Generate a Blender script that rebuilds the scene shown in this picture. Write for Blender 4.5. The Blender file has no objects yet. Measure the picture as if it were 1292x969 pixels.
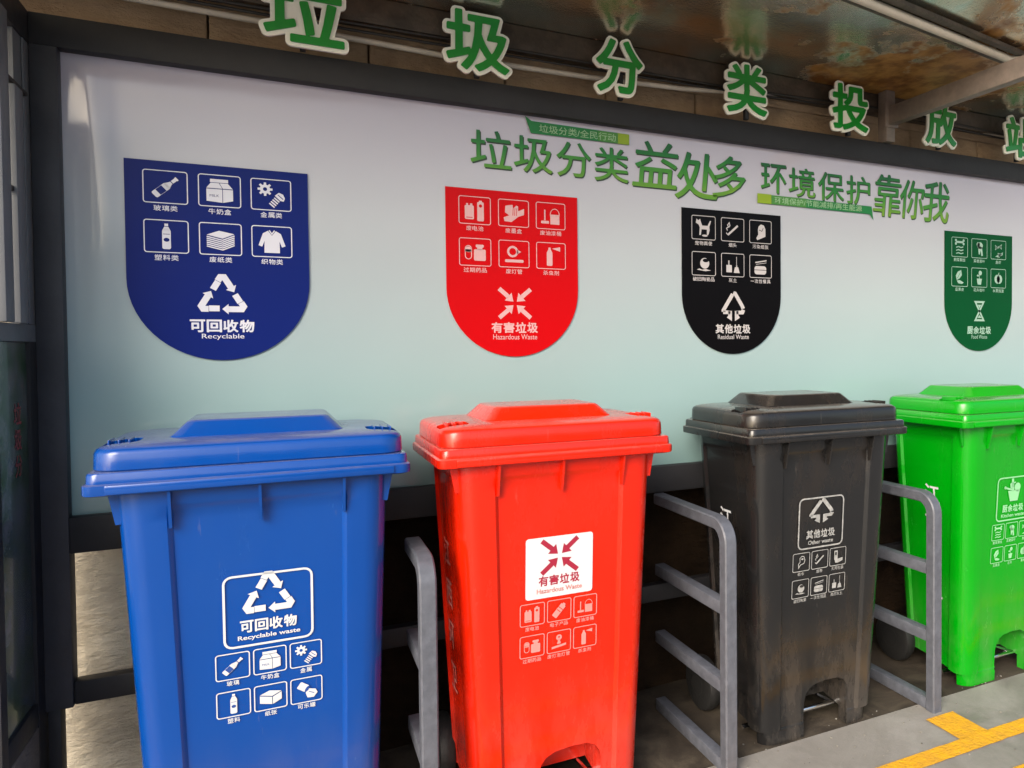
import bpy, bmesh, math, random
import numpy as np
from mathutils import Vector, Matrix
from mathutils.geometry import tessellate_polygon
R = math.radians
random.seed(7)
SC = bpy.context.scene
COL = SC.collection

# ------------------------------------------------------------------ camera
cd = bpy.data.cameras.new('camera')
cam = bpy.data.objects.new('camera', cd); COL.objects.link(cam)
ya, pi_, ro = 0.45636, -0.0231757, -0.0072574
fw = Vector((math.sin(ya)*math.cos(pi_), math.cos(ya)*math.cos(pi_), math.sin(pi_)))
rt = Vector((math.cos(ya), -math.sin(ya), 0)); up = rt.cross(fw)
r_ = rt*math.cos(ro) + up*math.sin(ro); u_ = -rt*math.sin(ro) + up*math.cos(ro)
M = Matrix((r_, u_, -fw)).transposed().to_4x4(); M.translation = (0.7765, -2.2952, 1.2602)
cam.matrix_world = M
cd.sensor_width = 36; cd.lens = 36*926.96/1292
cd.shift_x = (646-814.39)/1292; cd.shift_y = (460.04-484.5)/1292
cd.clip_start = 0.05; cd.clip_end = 500
SC.camera = cam
# ------------------------------------------------------------------ light
w = bpy.data.worlds.new('World'); SC.world = w; w.use_nodes = True
wn = w.node_tree; bg = wn.nodes['Background']
sky = wn.nodes.new('ShaderNodeTexSky'); sky.sky_type = 'NISHITA'; sky.sun_disc = False
SUN_EL, SUN_AZ = R(30), R(226)           # azimuth clockwise from +y
sky.sun_elevation = SUN_EL; sky.sun_rotation = SUN_AZ; sky.dust_density = 4; sky.air_density = 1.2; sky.ozone_density = 1.0
wn.links.new(sky.outputs[0], bg.inputs[0]); bg.inputs[1].default_value = 0.15
sl = bpy.data.lights.new('sun', 'SUN'); sl.energy = 1.5; sl.angle = R(34); sl.color = (1, .975, .94)
so = bpy.data.objects.new('sun', sl); COL.objects.link(so)
sd = Vector((math.sin(SUN_AZ)*math.cos(SUN_EL), math.cos(SUN_AZ)*math.cos(SUN_EL), math.sin(SUN_EL)))
so.rotation_euler = sd.to_track_quat('Z', 'Y').to_euler()
SC.view_settings.view_transform = 'Standard'; SC.view_settings.look = 'None'
SC.view_settings.exposure = 1.1; SC.view_settings.gamma = 1

# ------------------------------------------------------------------ materials
def mat(name, col, rough=.5, metal=0, coat=0, bump=0, bscale=40, var=0, vscale=8, vcol=None, spec=.5, detail=4):
    m = bpy.data.materials.new(name); m.use_nodes = True
    nt = m.node_tree; b = nt.nodes['Principled BSDF']
    b.inputs['Base Color'].default_value = (*col, 1); b.inputs['Roughness'].default_value = rough
    b.inputs['Metallic'].default_value = metal; b.inputs['Coat Weight'].default_value = coat
    b.inputs['Coat Roughness'].default_value = .08; b.inputs['Specular IOR Level'].default_value = spec
    tc = nt.nodes.new('ShaderNodeTexCoord')
    if var:
        n = nt.nodes.new('ShaderNodeTexNoise'); n.inputs['Scale'].default_value = vscale; n.inputs['Detail'].default_value = 8
        n.inputs['Roughness'].default_value = .65
        nt.links.new(tc.outputs['Object'], n.inputs[0])
        cr = nt.nodes.new('ShaderNodeValToRGB'); cr.color_ramp.elements[0].position = .38; cr.color_ramp.elements[1].position = .66
        c2 = vcol or tuple(c*(1-var) for c in col)
        cr.color_ramp.elements[0].color = (*c2, 1); cr.color_ramp.elements[1].color = (*col, 1)
        nt.links.new(n.outputs[0], cr.inputs[0]); nt.links.new(cr.outputs[0], b.inputs['Base Color'])
    if bump:
        n = nt.nodes.new('ShaderNodeTexNoise'); n.inputs['Scale'].default_value = bscale; n.inputs['Detail'].default_value = detail
        nt.links.new(tc.outputs['Object'], n.inputs[0])
        bp = nt.nodes.new('ShaderNodeBump'); bp.inputs['Strength'].default_value = bump; bp.inputs['Distance'].default_value = .01
        nt.links.new(n.outputs[0], bp.inputs['Height']); nt.links.new(bp.outputs[0], b.inputs['Normal'])
    return m
def nd(m, t, **kw):
    n = m.node_tree.nodes.new(t)
    for k, v in kw.items(): n.inputs[k].default_value = v
    return n
def ramp(m, stops):
    n = m.node_tree.nodes.new('ShaderNodeValToRGB'); e = n.color_ramp.elements
    while len(e) < len(stops): e.new(.5)
    for i, (p, c) in enumerate(stops): e[i].position = p; e[i].color = (*c, 1)
    return n
def plastic(name, col, dirt, amt, rough=.3):
    m = mat(name, col, rough, coat=.3, spec=.34)
    nt = m.node_tree; b = nt.nodes['Principled BSDF']; L = nt.links.new
    tc = nd(m, 'ShaderNodeTexCoord')
    mp = nd(m, 'ShaderNodeMapping'); mp.inputs['Scale'].default_value = (1, 1, .35); L(tc.outputs['Object'], mp.inputs[0])
    n = nd(m, 'ShaderNodeTexNoise', Scale=7, Detail=10, Roughness=.7); L(mp.outputs[0], n.inputs[0])
    rp = ramp(m, [(.5, (0, 0, 0)), (.8, (amt,)*3)]); L(n.outputs[0], rp.inputs[0])
    mx = nt.nodes.new('ShaderNodeMix'); mx.data_type = 'RGBA'
    L(rp.outputs[0], mx.inputs[0]); mx.inputs[6].default_value = (*col, 1); mx.inputs[7].default_value = (*dirt, 1)
    ge = nd(m, 'ShaderNodeNewGeometry'); sx = nd(m, 'ShaderNodeSeparateXYZ'); L(ge.outputs['Normal'], sx.inputs[0])
    nd1 = nd(m, 'ShaderNodeTexNoise', Scale=11, Detail=8, Roughness=.7); L(tc.outputs['Object'], nd1.inputs[0])
    du = nd(m, 'ShaderNodeMapRange'); du.inputs[1].default_value = .75; du.inputs[2].default_value = 1.0; du.inputs[4].default_value = .6; L(sx.outputs[2], du.inputs[0])  # dusty tint on upward faces, also painting in their sky sheen
    dm = nd(m, 'ShaderNodeMath'); dm.operation = 'MULTIPLY'; L(du.outputs[0], dm.inputs[0]); L(nd1.outputs[0], dm.inputs[1])
    mp2 = nd(m, 'ShaderNodeMapping'); mp2.inputs['Scale'].default_value = (9, 9, 1.3); mp2.inputs['Rotation'].default_value = (.1, .35, 0); L(tc.outputs['Object'], mp2.inputs[0])
    sn = nd(m, 'ShaderNodeTexNoise', Scale=9, Detail=3, Roughness=.5); L(mp2.outputs[0], sn.inputs[0])
    sr = ramp(m, [(.71, (0, 0, 0)), (.76, (.08,)*3)]); L(sn.outputs[0], sr.inputs[0])
    so_ = nd(m, 'ShaderNodeSeparateXYZ'); L(tc.outputs['Object'], so_.inputs[0])
    gz = nd(m, 'ShaderNodeMapRange'); gz.inputs[1].default_value = .42; gz.inputs[2].default_value = .0; gz.inputs[3].default_value = 0; gz.inputs[4].default_value = .24; L(so_.outputs[2], gz.inputs[0])
    gr = ramp(m, [(.42, (0, 0, 0)), (.7, (1, 1, 1))]); L(n.outputs[0], gr.inputs[0])
    gm = nd(m, 'ShaderNodeMath'); gm.operation = 'MULTIPLY'; L(gz.outputs[0], gm.inputs[0]); L(gr.outputs[0], gm.inputs[1])
    d0 = nd(m, 'ShaderNodeMath'); d0.operation = 'MAXIMUM'; L(dm.outputs[0], d0.inputs[0]); L(gm.outputs[0], d0.inputs[1])
    da = nd(m, 'ShaderNodeMath'); da.operation = 'MAXIMUM'; L(d0.outputs[0], da.inputs[0]); L(sr.outputs[0], da.inputs[1])
    mx2 = nt.nodes.new('ShaderNodeMix'); mx2.data_type = 'RGBA'; L(da.outputs[0], mx2.inputs[0]); L(mx.outputs[2], mx2.inputs[6]); mx2.inputs[7].default_value = (.26, .22, .18, 1)
    L(mx2.outputs[2], b.inputs['Base Color'])
    r2 = ramp(m, [(.35, (rough*.75,)*3), (.75, (min(1, rough*1.7),)*3)]); L(n.outputs[0], r2.inputs[0]); L(r2.outputs[0], b.inputs['Roughness'])
    n2 = nd(m, 'ShaderNodeTexNoise', Scale=5, Detail=3); L(tc.outputs['Object'], n2.inputs[0])
    n3 = nd(m, 'ShaderNodeTexNoise', Scale=420, Detail=2); L(tc.outputs['Object'], n3.inputs[0])
    b1 = nd(m, 'ShaderNodeBump', Strength=.25, Distance=.012); L(n2.outputs[0], b1.inputs['Height'])
    b2 = nd(m, 'ShaderNodeBump', Strength=.12, Distance=.0006); L(n3.outputs[0], b2.inputs['Height']); L(b1.outputs[0], b2.inputs['Normal'])
    L(b2.outputs[0], b.inputs['Normal'])
    return m
P_BLUE = plastic('blue_plastic', (.0, .046, .25), (.01, .06, .22), .2, .19)
P_RED = plastic('red_plastic', (.60, .012, .0005), (.36, .02, .012), .3, .22)
P_BLACK = plastic('charcoal_plastic', (.0105, .0105, .011), (.045, .027, .014), .35, .22)
P_GREEN = plastic('green_plastic', (.0, .25, .003), (.015, .18, .015), .3, .2)
INK_W = mat('white_ink', (.52, .54, .56), .45)
INK_P = mat('pale_red_ink', (.60, .22, .20), .45)
INK_G = mat('pale_green_ink', (.22, .52, .26), .45)
INK_S = mat('worn_silver_ink', (.36, .36, .35), .5, var=.4, vscale=60)
INK_R = mat('crimson_ink', (.28, .012, .035), .45)
INK_RT = mat('side_lettering_ink', (.62, .22, .20), .5, var=.4, vscale=60)
def sticker(name, col): return mat(name, col, .3, bump=.08, bscale=9, spec=.10)
S_BLUE = sticker('navy_vinyl', (.005, .014, .13)); S_RED = sticker('red_vinyl', (.46, .002, .004))
S_BLACK = sticker('black_vinyl', (.003, .0025, .003)); S_GREEN = sticker('green_vinyl', (.0, .055, .015))
VIN_W = mat('white_print', (.58, .59, .66), .4); VIN_P = mat('pink_white_print', (.56, .33, .33), .4)
VIN_K = mat('warm_white_print', (.44, .41, .41), .4); VIN_G = mat('green_white_print', (.26, .40, .32), .4)
FRAME = mat('charcoal_painted_steel', (.024, .024, .027), .5, bump=.15, bscale=25, var=.25, vscale=6, spec=.3)
FRAME_LIT = mat('sunlit_charcoal_steel', (.042, .044, .052), .5, bump=.15, bscale=25, var=.25, vscale=6, spec=.3)  # same frame steel, lightened to paint in sun on the left post
FRAME_L = mat('grey_painted_steel', (.12, .13, .145), .42, var=.2, vscale=8, bump=.1)
RAIL = mat('grey_rail_paint', (.10, .107, .13), .48, var=.3, vscale=30, bump=.15, bscale=60)
STRUT = mat('weathered_steel', (.24, .195, .165), .5, .2, var=.35, vscale=12, bump=.2)
DARKST = mat('dark_brown_steel', (.10, .075, .055), .5, .3, var=.5, vscale=14, bump=.3)
PIPE = mat('white_pvc', (.62, .55, .46), .4, var=.2, vscale=10)
CABLE = mat('black_cable', (.02, .017, .015), .6)
RUBBER = mat('black_rubber', (.012, .012, .012), .6, bump=.2, bscale=90)
CHROME = mat('bright_steel', (.7, .7, .7), .18, 1)
DARKIN = mat('dark_recess_plastic', (.01, .01, .01), .7)
LET_G = mat('green_acrylic', (.0, .25, .02), .3, coat=.3)
LET_W = mat('cream_acrylic', (.9, .88, .78), .4)
GLASS = mat('dusty_glass', (.05, .055, .055), .12, coat=.5, var=.4, vscale=7, vcol=(.02, .02, .02))
POSTER = mat('reflection_mottled_poster', (.16, .16, .17), .25, coat=.5, var=.8, vscale=11, vcol=(.02, .07, .02))  # green mottling paints in reflections on the case glass
POSTER_R = mat('faded_red_print', (.22, .03, .035), .4)
SHEET = mat('grey_sheet', (.13, .138, .152), .5, var=.15, vscale=5)
YELLOW = mat('yellow_road_paint', (.74, .37, .006), .65, var=.22, vscale=22, vcol=(.58, .29, .02), bump=.5, bscale=120)
# printed board: white on top to aqua below (a printed gradient)
BOARD = mat('glossy_printed_vinyl', (.6, .6, .6), .16, coat=.3)
def _board():
    m = BOARD; nt = m.node_tree; L = nt.links.new; b = nt.nodes['Principled BSDF']
    tc = nd(m, 'ShaderNodeTexCoord'); sp = nd(m, 'ShaderNodeSeparateXYZ'); L(tc.outputs['Object'], sp.inputs[0])
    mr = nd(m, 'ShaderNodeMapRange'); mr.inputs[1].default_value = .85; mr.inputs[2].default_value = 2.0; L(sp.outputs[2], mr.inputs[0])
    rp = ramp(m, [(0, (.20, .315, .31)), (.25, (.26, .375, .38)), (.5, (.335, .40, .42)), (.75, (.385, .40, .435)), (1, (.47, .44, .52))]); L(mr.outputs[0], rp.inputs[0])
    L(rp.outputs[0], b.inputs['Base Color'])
    n = nd(m, 'ShaderNodeTexNoise', Scale=2.6, Detail=2); L(tc.outputs['Object'], n.inputs[0])
    b1 = nd(m, 'ShaderNodeBump', Strength=.22, Distance=.03); L(n.outputs[0], b1.inputs['Height'])
    n2 = nd(m, 'ShaderNodeTexNoise', Scale=300, Detail=2); L(tc.outputs['Object'], n2.inputs[0])
    b2 = nd(m, 'ShaderNodeBump', Strength=.12, Distance=.0006); L(n2.outputs[0], b2.inputs['Height']); L(b1.outputs[0], b2.inputs['Normal'])
    L(b2.outputs[0], b.inputs['Normal'])
_board()
# slogan print: green gradient from dark top to lime foot
SLOGAN = mat('green_gradient_print', (.1, .4, .1), .4)
def _slog():
    m = SLOGAN; nt = m.node_tree; L = nt.links.new; b = nt.nodes['Principled BSDF']
    tc = nd(m, 'ShaderNodeTexCoord'); sp = nd(m, 'ShaderNodeSeparateXYZ'); L(tc.outputs['Object'], sp.inputs[0])
    zr = nd(m, 'ShaderNodeMapRange'); zr.inputs[1].default_value = 1.81; zr.inputs[2].default_value = 1.955; L(sp.outputs[2], zr.inputs[0])
    n = nd(m, 'ShaderNodeTexNoise', Scale=6, Detail=2); L(tc.outputs['Object'], n.inputs[0])
    ad = nd(m, 'ShaderNodeMath'); ad.operation = 'ADD'; L(zr.outputs[0], ad.inputs[0]); L(n.outputs[0], ad.inputs[1])
    rp = ramp(m, [(.25, (.13, .27, .015)), (.38, (.05, .23, .015)), (.56, (.012, .17, .018)), (.74, (.005, .10, .022))])
    ad2 = nd(m, 'ShaderNodeMath'); ad2.operation = 'MULTIPLY'; ad2.inputs[1].default_value = .5; L(ad.outputs[0], ad2.inputs[0])
    L(ad2.outputs[0], rp.inputs[0]); L(rp.outputs[0], b.inputs['Base Color'])
_slog()
SLOG_D = mat('dark_grey_green_print', (.025, .05, .025), .5)
RIB_G = mat('ribbon_green_print', (.005, .16, .03), .4); RIB_Y = mat('ribbon_lime_print', (.22, .33, .005), .4)
RIB_T = mat('ribbon_text_print', (.26, .42, .23), .4); RIB_M = mat('ribbon_mid_print', (.05, .20, .03), .4)

def stone_mat(name, c1, c2, c3, s=3.):
    m = mat(name, c1, .85); nt = m.node_tree; L = nt.links.new; b = nt.nodes['Principled BSDF']
    tc = nd(m, 'ShaderNodeTexCoord')
    n = nd(m, 'ShaderNodeTexNoise', Scale=s, Detail=12, Roughness=.68); L(tc.outputs['Object'], n.inputs[0])
    rp = ramp(m, [(.3, c3), (.48, c2), (.66, c1)]); L(n.outputs[0], rp.inputs[0]); L(rp.outputs[0], b.inputs['Base Color'])
    mpz = nd(m, 'ShaderNodeMapping'); mpz.inputs['Scale'].default_value = (1, 1, 2.2); L(tc.outputs['Object'], mpz.inputs[0])
    n2 = nd(m, 'ShaderNodeTexNoise', Scale=17, Detail=12, Roughness=.66); L(mpz.outputs[0], n2.inputs[0])
    bp = nd(m, 'ShaderNodeBump', Strength=1.0, Distance=.02); L(n2.outputs[0], bp.inputs['Height']); L(bp.outputs[0], b.inputs['Normal'])
    return m
STONE = stone_mat('tan_rough_plaster', (.70, .64, .52), (.58, .52, .41), (.38, .33, .25))
STONE3 = stone_mat('brown_plinth_stone', (.22, .18, .13), (.17, .135, .10), (.09, .07, .05))
STONE_SHADE = stone_mat('shade_dark_stone', (.030, .018, .010), (.016, .010, .006), (.008, .006, .004), 2.5)  # wall stone darkened to paint in the shade behind the bins
STONE2 = stone_mat('brown_stone', (.60, .42, .26), (.48, .33, .20), (.30, .20, .12), 4)
def concrete(name, a, b_, c, s=2.2):
    m = mat(name, a, .7); nt = m.node_tree; L = nt.links.new; b = nt.nodes['Principled BSDF']
    tc = nd(m, 'ShaderNodeTexCoord')
    n = nd(m, 'ShaderNodeTexNoise', Scale=s, Detail=14, Roughness=.7, Distortion=.6); L(tc.outputs['Object'], n.inputs[0])
    rp = ramp(m, [(.34, c), (.5, b_), (.64, a)]); L(n.outputs[0], rp.inputs[0])
    # pale scratches and stains
    v = nd(m, 'ShaderNodeTexVoronoi', Scale=3.3, Randomness=1); v.feature = 'DISTANCE_TO_EDGE'
    n3 = nd(m, 'ShaderNodeTexNoise', Scale=3, Detail=4); L(tc.outputs['Object'], n3.inputs[0])
    va = nt.nodes.new('ShaderNodeVectorMath'); va.operation = 'ADD'; L(tc.outputs['Object'], va.inputs[0]); L(n3.outputs[1], va.inputs[1]); L(va.outputs[0], v.inputs['Vector'])
    r2 = ramp(m, [(.0, (.16,)*3), (.008, (0, 0, 0))]); L(v.outputs[0], r2.inputs[0])
    mx = nt.nodes.new('ShaderNodeMix'); mx.data_type = 'RGBA'; L(r2.outputs[0], mx.inputs[0]); L(rp.outputs[0], mx.inputs[6])
    mx.inputs[7].default_value = (*[min(1, x*1.35) for x in a], 1); L(mx.outputs[2], b.inputs['Base Color'])
    r3 = ramp(m, [(.35, (.45,)*3), (.7, (.85,)*3)]); L(n.outputs[0], r3.inputs[0]); L(r3.outputs[0], b.inputs['Roughness'])
    n2 = nd(m, 'ShaderNodeTexNoise', Scale=60, Detail=10, Roughness=.7); L(tc.outputs['Object'], n2.inputs[0])
    bp = nd(m, 'ShaderNodeBump', Strength=.35, Distance=.005); L(n2.outputs[0], bp.inputs['Height']); L(bp.outputs[0], b.inputs['Normal'])
    return m
CONC = concrete('grey_concrete', (.27, .255, .23), (.215, .20, .178), (.135, .125, .108))
CONC_D = concrete('shade_dark_concrete', (.085, .070, .052), (.05, .041, .032), (.028, .023, .019), 5)  # old concrete tone, painted darker to deepen the shade behind the bins
GROUND = concrete('outer_ground_concrete', (.36, .35, .33), (.30, .29, .27), (.22, .21, .2), 1)
# roof underside: embossed metal sheet with rust blooms
for _m in (STONE_SHADE, CONC_D): _m.node_tree.nodes['Principled BSDF'].inputs['Specular IOR Level'].default_value = .08
ROOF = mat('embossed_metal_sheet', (.2, .2, .2), .2, .85)
def _roof():
    m = ROOF; nt = m.node_tree; L = nt.links.new; b = nt.nodes['Principled BSDF']
    tc = nd(m, 'ShaderNodeTexCoord')
    n = nd(m, 'ShaderNodeTexNoise', Scale=2.3, Detail=7, Roughness=.6, Distortion=.4); L(tc.outputs['Object'], n.inputs[0])
    base = ramp(m, [(.36, (.58, .36, .20)), (.5, (.56, .45, .33)), (.62, (.50, .58, .50))]); L(n.outputs[0], base.inputs[0])
    # rust blooms lie towards the far right corner and in scattered spots
    d = nt.nodes.new('ShaderNodeVectorMath'); d.operation = 'DISTANCE'; d.inputs[1].default_value = (3.02, -.16, 0); L(tc.outputs['Object'], d.inputs[0])
    mr = nd(m, 'ShaderNodeMapRange'); mr.inputs[1].default_value = .15; mr.inputs[2].default_value = .62; mr.inputs[3].default_value = .34; mr.inputs[4].default_value = 0; L(d.outputs['Value'], mr.inputs[0])
    n2 = nd(m, 'ShaderNodeTexNoise', Scale=5, Detail=8, Roughness=.6); L(tc.outputs['Object'], n2.inputs[0])
    ad = nd(m, 'ShaderNodeMath'); ad.operation = 'ADD'; L(mr.outputs[0], ad.inputs[0]); L(n2.outputs[0], ad.inputs[1])
    rr = ramp(m, [(.60, (0, 0, 0)), (.70, (1, 1, 1))]); L(ad.outputs[0], rr.inputs[0])
    mx = nt.nodes.new('ShaderNodeMix'); mx.data_type = 'RGBA'; L(rr.outputs[0], mx.inputs[0]); L(base.outputs[0], mx.inputs[6])
    n4 = nd(m, 'ShaderNodeTexNoise', Scale=14, Detail=6); L(tc.outputs['Object'], n4.inputs[0])
    rc = ramp(m, [(.4, (.20, .08, .02)), (.6, (.42, .21, .06))]); L(n4.outputs[0], rc.inputs[0]); L(rc.outputs[0], mx.inputs[7])
    L(mx.outputs[2], b.inputs['Base Color'])
    rm = nd(m, 'ShaderNodeMapRange'); rm.inputs[3].default_value = .9; rm.inputs[4].default_value = .25; L(rr.outputs[0], rm.inputs[0]); L(rm.outputs[0], b.inputs['Metallic'])
    rg = nd(m, 'ShaderNodeMapRange'); rg.inputs[3].default_value = .2; rg.inputs[4].default_value = .45; L(rr.outputs[0], rg.inputs[0]); L(rg.outputs[0], b.inputs['Roughness'])
    n3 = nd(m, 'ShaderNodeTexNoise', Scale=95, Detail=2); L(tc.outputs['Object'], n3.inputs[0])
    n5 = nd(m, 'ShaderNodeTexNoise', Scale=7, Detail=2); L(tc.outputs['Object'], n5.inputs[0])
    b1 = nd(m, 'ShaderNodeBump', Strength=.3, Distance=.002); L(n3.outputs[0], b1.inputs['Height'])
    b2 = nd(m, 'ShaderNodeBump', Strength=.25, Distance=.012); L(n5.outputs[0], b2.inputs['Height']); L(b1.outputs[0], b2.inputs['Normal'])
    L(b2.outputs[0], b.inputs['Normal'])
_roof()

# ------------------------------------------------------------------ object helpers
def setp(o, label=None, cat=None, group=None, kind=None):
    if label: o['label'] = label
    if cat: o['category'] = cat
    if group: o['group'] = group
    if kind: o['kind'] = kind
    return o
def thing(name, loc, label, cat, group=None):
    o = bpy.data.objects.new(name, None); COL.objects.link(o); o.location = loc; o.empty_display_size = .1
    return setp(o, label, cat, group)
def link(name, me, mats, parent=None, loc=(0, 0, 0), smooth=None):
    o = bpy.data.objects.new(name, me); COL.objects.link(o); o.location = loc
    if parent: o.parent = parent
    for m in (mats if isinstance(mats, (list, tuple)) else [mats]): me.materials.append(m)
    if smooth is not None:
        for p in me.polygons: p.use_smooth = True
        me.set_sharp_from_angle(angle=R(smooth))
    return o
def bm_mesh(bm, name='m'):
    bmesh.ops.recalc_face_normals(bm, faces=bm.faces)
    me = bpy.data.meshes.new(name); bm.to_mesh(me); bm.free(); return me
def add_box(bm, x0, x1, y0, y1, z0, z1, bev=0):
    r = bmesh.ops.create_cube(bm, size=1)
    vs = r['verts']
    for v in vs: v.co = Vector(((x0+x1)/2+v.co.x*(x1-x0), (y0+y1)/2+v.co.y*(y1-y0), (z0+z1)/2+v.co.z*(z1-z0)))
    if bev:
        es = list({e for v in vs for e in v.link_edges})
        bmesh.ops.bevel(bm, geom=es, offset=bev, segments=2, affect='EDGES', profile=.5)
def box(name, x0, x1, y0, y1, z0, z1, m, parent=None, bev=.002, off=(0, 0, 0)):
    bm = bmesh.new(); add_box(bm, x0-off[0], x1-off[0], y0-off[1], y1-off[1], z0-off[2], z1-off[2], bev)
    return link(name, bm_mesh(bm), m, parent, smooth=40)
def tube(bm, pts, r, n=10, square=False):
    """swept tube through pts"""
    pts = [Vector(p) for p in pts]; rings = []
    for i, p in enumerate(pts):
        t = ((pts[min(i+1, len(pts)-1)]-p).normalized() + (p-pts[max(i-1, 0)]).normalized()).normalized()
        a = Vector((0, 0, 1)) if abs(t.z) < .9 else Vector((0, 1, 0))
        u = t.cross(a).normalized(); v = u.cross(t)
        rings.append([bm.verts.new(p+(u*math.cos(2*math.pi*k/n)+v*math.sin(2*math.pi*k/n))*r) for k in range(n)])
    for a, b in zip(rings, rings[1:]):
        for k in range(n): bm.faces.new((a[k], a[(k+1) % n], b[(k+1) % n], b[k]))
    bm.faces.new(rings[0]); bm.faces.new(rings[-1])
def tube_obj(name, pts, r, m, parent=None, n=10):
    bm = bmesh.new(); tube(bm, pts, r, n); return link(name, bm_mesh(bm), m, parent, smooth=50)
def rrect(hx, y0, y1, r, seg=6):
    """rounded rectangle loop: half width hx, y from y0 to y1"""
    out = []
    for cx, cy, a0 in ((hx-r, y0+r, -90), (hx-r, y1-r, 0), (-hx+r, y1-r, 90), (-hx+r, y0+r, 180)):
        for k in range(seg+1):
            a = R(a0+90*k/seg); out.append((cx+r*math.cos(a), cy+r*math.sin(a)))
    return out
def loft(bm, loops, cap=True):
    rs = [[bm.verts.new(p) for p in l] for l in loops]; n = len(rs[0])
    for a, b in zip(rs, rs[1:]):
        for k in range(n): bm.faces.new((a[k], a[(k+1) % n], b[(k+1) % n], b[k]))
    if cap: bm.faces.new(rs[0][::-1]); bm.faces.new(rs[-1])
def boolean(me_a, cutters):
    o = bpy.data.objects.new('tmp', me_a); COL.objects.link(o); tmp = []
    for c in cutters:
        oc = bpy.data.objects.new('tmpc', c); COL.objects.link(oc); tmp.append(oc)
        md = o.modifiers.new('b', 'BOOLEAN'); md.operation = 'DIFFERENCE'; md.solver = 'EXACT'; md.object = oc
    dg = bpy.context.evaluated_depsgraph_get(); me = bpy.data.meshes.new_from_object(o.evaluated_get(dg))
    for x in tmp+[o]: bpy.data.objects.remove(x)
    return me

# ------------------------------------------------------------------ lettering
_tc = {}
def glyphs(s, off=0.0):
    """flat mesh (verts, tris) of a string, em size 1, built from the built-in font"""
    k = (s, off)
    if k not in _tc:
        c = bpy.data.curves.new('t', 'FONT'); c.body = s; c.size = 1; c.offset = off; c.resolution_u = 4
        o = bpy.data.objects.new('t', c); COL.objects.link(o)
        dg = bpy.context.evaluated_depsgraph_get(); m = bpy.data.meshes.new_from_object(o.evaluated_get(dg))
        vs = np.array([v.co[:2] for v in m.vertices]); fs = [tuple(p.vertices) for p in m.polygons]
        be = {}
        for p in m.polygons:
            for e in p.edge_keys: be[e] = be.get(e, 0)+1
        seg = [e for e, n in be.items() if n == 1]
        bpy.data.objects.remove(o); bpy.data.meshes.remove(m); bpy.data.curves.remove(c)
        _tc[k] = (vs, fs, seg)
    return _tc[k]
_sdf = {}
def sdf(ch, N=96):
    if ch in _sdf: return _sdf[ch]
    vs, fs, seg = glyphs(ch)
    lo, hi = vs.min(0), vs.max(0); s = (hi-lo).max(); pad = .14*s
    xs = np.linspace(lo[0]-pad, hi[0]+pad, N); ys = np.linspace(lo[1]-pad, hi[1]+pad, N)
    X, Y = np.meshgrid(xs, ys, indexing='ij'); Pt = np.stack([X.ravel(), Y.ravel()], 1)
    # merge duplicated border points so that shared edges cancel
    D = np.full(len(Pt), 9.); cr = np.zeros(len(Pt), int)
    for a, b in seg:
        A, B = vs[a], vs[b]; d = B-A; L2 = d@d
        if L2 < 1e-14: continue
        t = np.clip(((Pt-A)@d)/L2, 0, 1); D = np.minimum(D, np.hypot(*(Pt-A-t[:, None]*d).T))
        c = ((A[1] > Pt[:, 1]) != (B[1] > Pt[:, 1]))
        with np.errstate(all='ignore'):
            xi = A[0]+(Pt[:, 1]-A[1])*d[0]/(d[1] if abs(d[1]) > 1e-12 else 1e-12)
        cr += c & (Pt[:, 0] < xi)
    F = np.where(cr % 2 == 1, -D, D).reshape(N, N)
    _sdf[ch] = (xs, ys, F, lo, hi); return _sdf[ch]
def contours(F, xs, ys, iso):
    G = F-iso; G[np.abs(G) < 1e-7] = 1e-7; N, Mm = G.shape; nxt = {}
    def pt(a, b):
        ga, gb = G[a], G[b]; t = ga/(ga-gb)
        return (xs[a[0]]+(xs[b[0]]-xs[a[0]])*t, ys[a[1]]+(ys[b[1]]-ys[a[1]])*t)
    I = G < 0
    act = np.argwhere((I[:-1, :-1] != I[1:, :-1]) | (I[:-1, :-1] != I[:-1, 1:]) | (I[:-1, :-1] != I[1:, 1:]))
    P = {}
    for i, j in act:
        i = int(i); j = int(j)
        c = [(i, j), (i+1, j), (i+1, j+1), (i, j+1)]; ed = []
        for k in range(4):
            a, b = c[k], c[(k+1) % 4]
            if I[a] != I[b]:
                key = (min(a, b), max(a, b)); P[key] = pt(*key); ed.append((key, I[a]))
        # leave through edges where inside -> outside, enter where outside -> inside
        outs = [e for e, s in ed if s]; ins = [e for e, s in ed if not s]
        if len(outs) == 1: nxt[outs[0]] = ins[0]
        else:
            ks = [e for e, s in ed]
            for q, (e, s) in enumerate(ed):
                if s: nxt[e] = ed[(q+1) % 4][0]
    loops = []; seen = set()
    for s in list(nxt):
        if s in seen: continue
        l = []; k = s
        while k not in seen and k in nxt: seen.add(k); l.append(P[k]); k = nxt[k]
        if len(l) > 7: loops.append(simplify(l))
    return loops
def simplify(l, tol=.0022):
    def rdp(a):
        if len(a) < 3: return a
        A, B = np.array(a[0]), np.array(a[-1]); d = B-A; n = np.hypot(*d)
        q = np.array(a)-A
        dist = np.abs(d[0]*q[:, 1]-d[1]*q[:, 0])/n if n > 1e-9 else np.hypot(*q.T)
        k = int(dist.argmax())
        if dist[k] < tol: return [a[0], a[-1]]
        return rdp(a[:k+1])[:-1]+rdp(a[k:])
    h = len(l)//2
    return rdp(l[:h+1])[:-1]+rdp(l[h:]+[l[0]])[:-1]
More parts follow.
